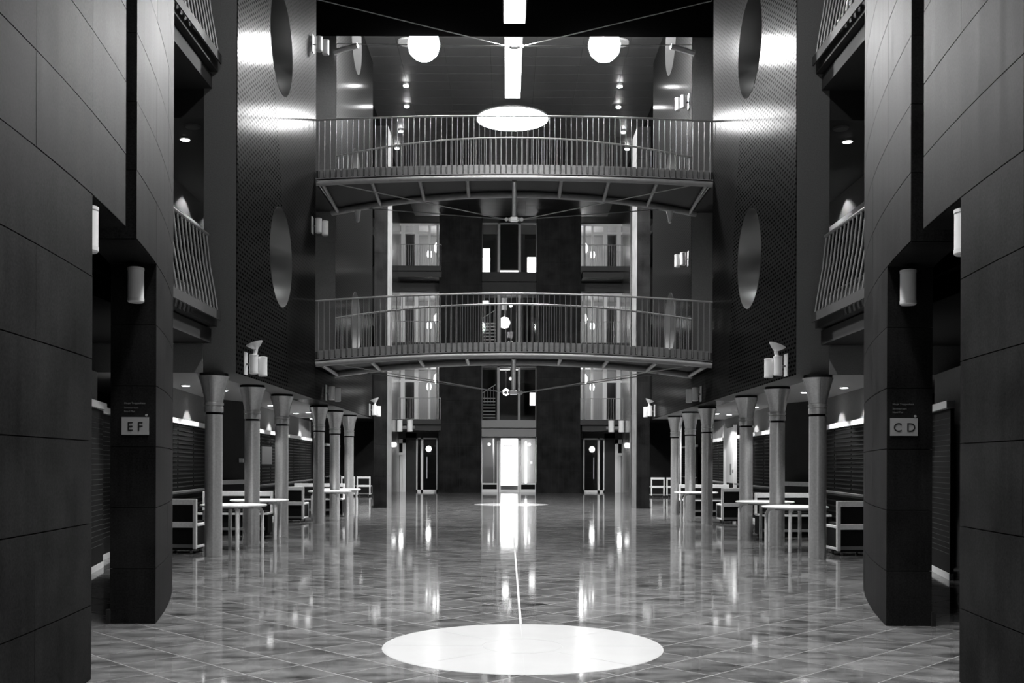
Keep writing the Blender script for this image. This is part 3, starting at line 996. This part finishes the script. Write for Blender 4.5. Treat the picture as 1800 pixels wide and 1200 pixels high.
for s in (-1, 1):
    sd = SIDE[s]
    for i, y in enumerate((19.85, 21.9, 26.6, 28.7, 30.8, 34.4)):
        wx = 6.70 + .52 * (y - 18.4) / 5.5 if y < 24 else 6.68 + .62 * (y - 25.3) / 11.7
        downlight(s * (wx - .42), y, ZB, '%s downlight from the front in the soffit behind the %s columns' % (ordn[i], sd), 110, s * (wx - .12), 92)
    for i, (x, y) in enumerate(((6.05, 21.2), (6.05, 30.2))):
        downlight(s * x, y, ZB, '%s downlight in the middle of the low soffit, %s side' % (['front', 'rear'][i], sd), 130, s * x, 120)
    downlight(s * 5.75, 16.2, 3.58, 'downlight in front of the %s gallery beam' % sd, 10, s * 5.75, 80)
    for lv in (1, 2):
        zc = 4.3 * (lv + 1) - 1.2 if lv < 3 else 12.8
        spot('gallery_wash', (s * 6.70, 21.5, zc - .08), (s * 6.95, 21.5, 5.5), 34, 110, .25)
        spot('gallery_wash', (s * 6.70, 23.2, zc - .08), (s * 6.95, 23.2, 5.5), 20, 110, .25)
        for i, y in enumerate((18.3, 21.2)):
            downlight(s * 5.95, y, zc, '%s downlight in the ceiling of the %s gallery, %s side' % (['front', 'rear'][i], ['', 'first', 'second'][lv], sd), 60, s * 6.2, 100)
        t = thing('ceiling_disc', 'small round ceiling fitting of the %s gallery, %s side' % (['', 'first', 'second'][lv], sd), 'ceiling disc', (s * 5.6, 17.6, zc))
        MB().lathe([(.12, -.03), (.14, -.001)], n=20).build('disc', 'plaster', t)
    spot('opening_glow', (s * 6.2, 45.0, 3.6), (s * 6.4, 49, 0), 90, 80)
    downlight(s * 6.9, 47.0, 3.84, 'far ceiling downlight above the %s lounge chairs' % sd, 60, s * 7.2, 110)

# ------------------------------------------------------------------ far facade
def tower(x0, x1, s):
    w = struct(MB().box(x0 + .03, x1 - .03, 55.53, 58.2, 0, ZH).build('wall_far', 'backing'))
    nz = 12; hz = ZH / nz; xm = (x0 + x1) / 2
    for k in range(nz):
        for a, b in ((x0, xm), (xm, x1)):
            MB().box(a + .004, b - .004, 55.5, 55.53, k * hz + .004, (k + 1) * hz - .004).build('granite_panel', 'granite', w)
        xi = x1 if s < 0 else x0
        MB().box(xi - .03, xi, 55.55, 58.2, k * hz + .004, (k + 1) * hz - .004).build('granite_panel', 'granite', w)
    return w


tower(-3.92, -1.60, -1)
tower(1.45, 3.82, 1)
YW = 56.8
back = MB()
# wall pieces of the far facade outside the openings, both sides
for s in (-1, 1):
    back.box(s * 8.9, s * 6.75, 56.0, 56.2, 0, ZH)
struct(back.build('wall_far', 'dark_plaster'))
LVZ = [(0.0, 3.3), (fz(738, 56.5), fz(640, 56.5)), (fz(606, 56.5), fz(510, 56.5)), (fz(474, 56.5), ZH)]
for s in (-1, 1):
    xa, xb = s * 3.87, s * 6.75
    lo, hi = min(xa, xb), max(xa, xb)
    # beams between storeys
    m = MB()
    for i in range(3):
        m.box(lo, hi, 56.9, 57.3, LVZ[i][1], LVZ[i + 1][0])
    struct(m.build('wall_far', 'slab'))
    for i in (1, 2, 3):
        z0, z1 = LVZ[i]
        nm = ['', 'first', 'second', 'third'][i]
        # balcony slab + railing
        t = thing('balcony', '%s-floor balcony with bar railing on the far facade, %s of the stone towers' % (nm, SIDE[s]), 'balcony', (s * 5.2, 55.6, z0), 0, 'far balconies')
        MB().prism([(-1.42, -.35), (1.42, .5) if False else (1.42, -.35), (1.42, 1.3), (-1.42, 1.3)], -.30, -.02).prism([(-1.30, -.20), (1.42, -.20), (1.42, 1.3), (-1.30, 1.3)], -.62, -.32).build('slab', 'slab', t)
        rz1 = 1.13
        MB().tube([(-1.4, .9, rz1), (-1.4, -.30, rz1), (1.4, -.30, rz1), (1.4, .9, rz1)], .022, 6).build('handrail', 'rail', t)
        bar = MB().tube([(0, 0, -.02), (0, .0, rz1)], .011, 5).mesh('bar'); bar.materials.append(M['rail'])
        for k in range(23):
            link('bar', bar, t, (-1.4 + k * 2.8 / 22, -.30, 0))
        # glazed screen: frame, transom, panes, door
        wn = struct(MB().box(lo, hi, 57.26, 57.34, z1 - .12, z1 - .003).box(lo, hi, 57.26, 57.34, z0, z0 + .08).build('window_%d' % i, 'frame'))
        x = lambda px: fx(px, 57.3)
        mul = [(690, 693), (704, 711), (728, 735), (752, 756), (766, 770)]
        for a, b in mul:
            xa_, xb_ = x(a), x(b)
            if s > 0: xa_, xb_ = -xa_, -xb_
            MB().box(xa_, xb_, 57.25, 57.35, z0 + .08, z1 - .12).build('mullion', 'frame', wn)
        zt = z0 + 2.15
        for a, b in ((693, 704), (711, 728), (735, 752)):
            xa_, xb_ = x(a), x(b)
            if s > 0: xa_, xb_ = -xa_, -xb_
            MB().box(xa_, xb_, 57.26, 57.34, zt, zt + .12).build('transom', 'frame', wn)
        for a, b in ((693, 704), (711, 728), (735, 752), (756, 766)):
            xa_, xb_ = x(a), x(b)
            if s > 0: xa_, xb_ = -xa_, -xb_
            MB().box(xa_, xb_, 57.29, 57.30, z0 + .08, z1 - .12).build('pane', 'glass', wn)
        # dark door leaf in the second bay
        xa_, xb_ = (x(712), x(727)) if s < 0 else (-x(712), -x(727))
        struct(MB().box(xa_, xb_, 57.5, 57.55, z0 + .05, zt).build('door_%d' % i, 'door'))
        # room behind
        struct(MB().box(lo, hi, 60.5, 60.6, z0 - .02, z1 + .02).box(lo, lo + .05, 57.4, 60.5, z0, z1).box(hi - .05, hi, 57.4, 60.5, z0, z1)
               .box(lo, hi, 57.35, 60.5, z1, z1 + .05).box(lo, hi, 57.35, 60.5, z0 - .07, z0 - .02).build('wall_far', 'lobby'))
        lx = x(752) if s < 0 else -x(752)
        lz = z0 + [0, 1.95, 1.25, 1.15][i]
        t = thing('room_lamp', 'glowing oval lamp behind the %s-floor far balcony, %s side' % (nm, SIDE[s]), 'lamp', (lx, 57.95, lz))
        MB().lathe([(.02, -.22), (.11, -.16), (.14, 0), (.11, .16), (.02, .22)], n=14).build('globe', 'e_room', t, smooth=True)
        MB().box(-.03, .03, .0, .25, -.03, .03).build('arm', 'dframe', t)
        point('room_light', (lx - s * .6, 58.6, lz + .5), 150, .4)
    # ground floor: glass door with lamp, dark wall, grey door
    x = lambda px: fx(px, 57.0) if s < 0 else -fx(px, 57.0)
    def BX(a, b, y0, y1, z0, z1, m=None):
        xa_, xb_ = sorted((x(a), x(b)))
        return (m or MB()).box(xa_, xb_, y0, y1, z0, z1)
    struct(BX(713.5, 732, 56.9, 57.1, 0, 3.3, BX(690, 770, 56.9, 57.1, 3.02, 3.3, BX(680, 690, 56.9, 57.1, 0, 3.3))).build('wall_far', 'dark_plaster'))
    d = struct(BX(690, 694, 56.85, 57.0, 0, 2.95, BX(708, 713.5, 56.85, 57.0, 0, 2.95, BX(690, 713.5, 56.85, 57.0, 2.72, 2.95, BX(694, 708, 56.85, 57.0, 2.05, 2.2)))).build('door_5', 'frame'))
    BX(694, 703, 56.95, 57.0, 0, 2.05).build('door_leaf', 'door', d); BX(703, 708, 56.95, 57.0, 0, 2.05).build('side_leaf', 'frame', d)
    BX(694, 708, 56.96, 57.0, 2.2, 2.72).build('dark_pane', 'black', d)
    BX(698, 701, 56.9, 56.95, 1.05, 1.11).build('door_handle', 'cap', d)
    d = struct(BX(732, 734, 56.9, 57.0, 0, 3.02, BX(740, 744, 56.9, 57.0, 0, 3.02, BX(767, 769, 56.9, 57.0, 0, 3.02, BX(732, 769, 56.9, 57.0, 2.95, 3.02, BX(732, 769, 56.9, 57.0, 0, .12))))).build('door_6', 'frame'))
    BX(734, 740, 56.94, 56.95, .12, 2.95).build('pane', 'glass', d); BX(744, 767, 56.94, 56.95, .12, 2.95).build('pane', 'glass', d)
    BX(750.5, 751.5, 56.8, 56.83, .75, 1.95).build('pull_handle', 'cap', d)
    struct(BX(713.5, 770, 59.4, 59.5, 0, 3.1, BX(713.5, 716, 57.1, 59.4, 0, 3.1, BX(713.5, 770, 57.1, 59.4, 3.05, 3.12))).build('wall_far', 'dark_plaster'))
    t = thing('room_lamp', 'bright round lamp behind the glass door on the ground floor, %s of the stone tower' % SIDE[s], 'lamp', (x(752), 57.6, fz(789, 57.6)))
    MB().lathe([(.02, -.17), (.12, -.12), (.16, 0), (.12, .12), (.02, .17)], n=16).build('globe', 'e_room', t, smooth=True)
    MB().box(-.03, .03, .0, .3, -.03, .03).build('arm', 'dframe', t)
    point('door_light', (s * 5.9, 55.0, 2.6), 10, .12)
    point('door_light', (x(752), 57.4, fz(789, 57.6)), 20, .12)
    # polished metal return panel beside the balconies
    struct(MB().box(s * 6.12, s * 6.2, 52.4, 56.0, 0, ZH).build('trim_2', 'blind'))

# centre bay
def CB(a, b, Y, y1, z0, z1, m=None): return (m or MB()).box(fx(a, Y), fx(b, Y), Y, y1, z0, z1)
YC_ = 56.3
zz = lambda py: fz(py, YC_)
m = CB(844, 946, YC_, 58.5, zz(767), zz(753)); CB(844, 946, YC_, 58.5, zz(751.5), zz(738), m)
struct(m.build('trim_3', 'jamb'))
m = CB(844, 946, YC_, 58.5, zz(643), zz(606)); struct(m.build('trim_3', 'slab'))
m = CB(844, 946, YC_, 58.5, zz(512), zz(496), CB(844, 946, YC_ - .02, 58.5, zz(494.5), zz(478))); struct(m.build('trim_3', 'dark_plaster'))
for (zb, zt, i) in ((738, 643, 1), (606, 512, 2), (478, 391, 3)):
    z0, z1 = zz(zb), min(zz(zt), ZH - .01)
    wn = struct(CB(846, 943, YC_ + .1, YC_ + .2, z1 - .06, z1).build('window_4', 'dframe'))
    for a, b in ((841.5, 847), (873.5, 878), (910, 914.5), (941, 947)):
        CB(a, b, YC_ + .1, YC_ + .25, z0, z1).build('mullion', 'dframe', wn)
    for a, b in ((847, 873.5), (878, 910), (914.5, 941)):
        CB(a, b, YC_ + .14, YC_ + .15, z0, z1).build('pane', 'glass', wn)
    # dark lift shaft in the middle and lit stair zones at the sides
    struct(CB(870, 921, 60.5, 61.0, z0 - .3, z1 + .3).build('wall_far', 'dark_plaster'))
    struct(MB().box(-2.2, 2.1, 62.0, 62.1, z0 - .3, z1 + .3).build('wall_far', 'dark_plaster'))
    struct(MB().box(-2.3, -2.2, 58.3, 62, z0, z1 + .3).box(2.1, 2.2, 58.3, 62, z0, z1 + .3).build('wall_far', 'lobby'))
    struct(MB().box(-2.3, 2.2, 58.5, 62, z0 - .3, z0).build('floor', 'slab'))
    point('stair_light', (0, 57.6, z1 - .6), 50)


def pane(px0, px1, py0, py1, Y, name, label, m='e_win', fr=True):
    t = thing(name, label, 'window' if 'window' in name else 'lamp', (fx(px0, Y), Y, fz(py1, Y)))
    w = fx(px1, Y) - fx(px0, Y); h = fz(py0, Y) - fz(py1, Y)
    MB().box(0, w, 0, .02, 0, h).build('glowing_pane', m, t)
    if fr: MB().box(-.03, w + .03, .021, .05, -.03, h + .03).build('frame', 'dframe', t)
    return t


# third floor: two bright windows, dark lift panel with lit foot
pane(846.5, 860, 452, 478, 61.4, 'lit_window', 'bright lower window left of the dark lift door on the third floor', 'e_day')
pane(846.5, 860, 437, 451, 61.4, 'lit_window', 'white upper window behind the stair rail, third floor left of the lift', 'e_win')
pane(926, 942, 452, 478, 61.4, 'lit_window', 'bright window right of the dark lift door on the third floor', 'e_day')
t = thing('lift_door', 'tall dark lift door panel with a bright foot line on the third floor', 'door', (fx(877, 57.2), 57.2, fz(478, 57.2)))
w_ = fx(911, 57.2) - fx(877, 57.2); h_ = fz(392, 57.2) - fz(478, 57.2)
MB().box(0, w_, 0, .05, .12, h_).build('door_panel', 'black', t)
MB().box(-.06, 0, -.03, .06, 0, h_).box(w_, w_ + .06, -.03, .06, 0, h_).build('frame', 'frame', t)
MB().box(0, w_, -.01, .03, 0, .09).build('foot_light', 'e_win', t)
# second floor
pane(846.5, 858, 528.5, 533.5, 61.4, 'lit_window', 'small bright slot window on the second floor, left of the globe', 'e_win')
t = thing('globe_lamp', 'large glowing globe lamp in the middle of the second floor, behind the lower footbridge', 'lamp', (fx(886, 57.6), 57.6, fz(567, 57.6)))
MB().lathe([(.03, -.33), (.22, -.26), (.33, 0), (.22, .26), (.03, .33)], n=20).build('globe', 'e_room', t, smooth=True)
MB().tube([(0, 0, .3), (0, 0, 1.2), (0, -1.1, 1.2)], .02).build('stem', 'dframe', t)
pane(881, 889.5, 512, 544, 58.6, 'lit_window', 'tall pale window strip above the globe lamp', 'frame', fr=True)
# first floor
pane(878, 896, 645, 650, 59.5, 'lit_window', 'bright slot window on the first floor behind the mast, left half', 'e_win')
pane(902, 910, 644, 650, 59.5, 'lit_window', 'bright slot window on the first floor behind the mast, right half', 'e_win')
t = thing('globe_lamp', 'glowing globe lamp on the first floor behind the cable hub', 'lamp', (fx(889, 57.5), 57.5, fz(689, 57.5)))
MB().lathe([(.02, -.2), (.15, -.14), (.2, 0), (.15, .14), (.02, .2)], n=16).build('globe', 'e_room', t, smooth=True)
MB().tube([(0, 0, .18), (0, 0, 1.1), (0, -1.0, 1.1)], .015).build('stem', 'dframe', t)
pane(931, 941, 690, 712, 61.4, 'lit_window', 'bright window at the right of the first floor, behind the cable', 'e_win')
# stair flights seen in the left bay of the first and second floors
for i, (za, nm) in enumerate(((fz(738, 60), 'first'), (fz(606, 60), 'second'))):
    t = thing('staircase', 'open stair with pale treads behind the glass of the %s floor' % nm, 'stair', (fx(860, 60.2), 60.2, za))
    for k in range(7):
        MB().box(-.38, .34, -.1, .2, .12 + k * .19, .17 + k * .19).build('tread', 'frame', t)
    MB().tube([(-.42, 0, 1.6), (.36, 0, 2.1)], .025, 6).build('handrail', 'frame', t)
    for k in range(4): MB().tube([(-.30 + k * .18, 0, 1.0), (-.30 + k * .18, 0, 1.67 + k * .115)], .012, 5).build('baluster', 'frame', t)
    MB().box(-.42, -.38, -.1, .2, 0, 1.6).build('stringer', 'dframe', t)

# entrance: glass door between side lights
e = struct(CB(846.5, 943.5, 56.9, 57.05, fz(770.5, 57), fz(767, 57)).build('door_7', 'frame'))
for a, b in ((846.5, 848.3), (873.5, 876), (877.3, 880.3), (910, 913), (913.6, 916.2), (940.5, 942.5)):
    CB(a, b, 56.9, 57.05, 0.0, fz(770, 57)).build('door_post', 'frame', e)
for a, b in ((848.3, 873.5), (916.2, 940.5)):
    CB(a, b, 56.92, 57.03, .0, .16).build('bottom_rail', 'frame', e)
    CB(a, b, 56.93, 57.0, .16, .42).build('kick_panel', 'black', e)
    CB(a, b, 56.92, 57.03, .42, .50).build('middle_rail', 'frame', e)
    CB(a, b, 56.97, 56.98, .5, fz(770, 57)).build('pane', 'glass', e)
CB(880.3, 910, 56.92, 57.03, 0, .14).build('door_rail', 'frame', e)
CB(880.3, 910, 56.97, 56.98, .14, fz(771, 57)).build('pane', 'glass', e)
CB(908.0, 909, 56.8, 56.83, 1.0, 2.1).build('pull_handle', 'cap', e)
struct(MB().box(-2.3, 2.2, 61.0, 61.1, 0, 3.2).box(-2.0, -1.9, 57.1, 61, 0, 3.2).box(1.7, 1.8, 57.1, 61, 0, 3.2)
       .box(-2.0, 1.8, 57.1, 61, 3.1, 3.2).build('wall_far', 'lobby'))
struct(MB().box(fx(866, 58.8), fx(868, 58.8), 58.8, 61, 0, 3.1).build('trim_4', 'lobby'))
pane(880, 912, 771, 853, 60.6, 'day_window', 'dazzling daylit glass door seen straight through the far entrance', 'e_day')
pane(922.5, 926, 776, 852, 60.6, 'day_window', 'narrow bright slit of daylight right of the far entrance door', 'e_day', fr=False)
MB().box(fx(884, 60), fx(903, 60), 60.0, 60.03, fz(783.5, 60), fz(782, 60)).build('transom_bar', 'dframe', e)
tag(MB().box(fx(932, 60.9), fx(936, 60.9), 60.95, 60.98, fz(815, 60.9), fz(810, 60.9)).build('light_switch', 'cap'), 'tiny pale switch on the lobby wall right of the entrance door', 'switch')
point('lobby_light', (fx(860, 59), 58.6, 2.7), 80)
point('lobby_light', (fx(930, 59), 58.6, 2.7), 80)
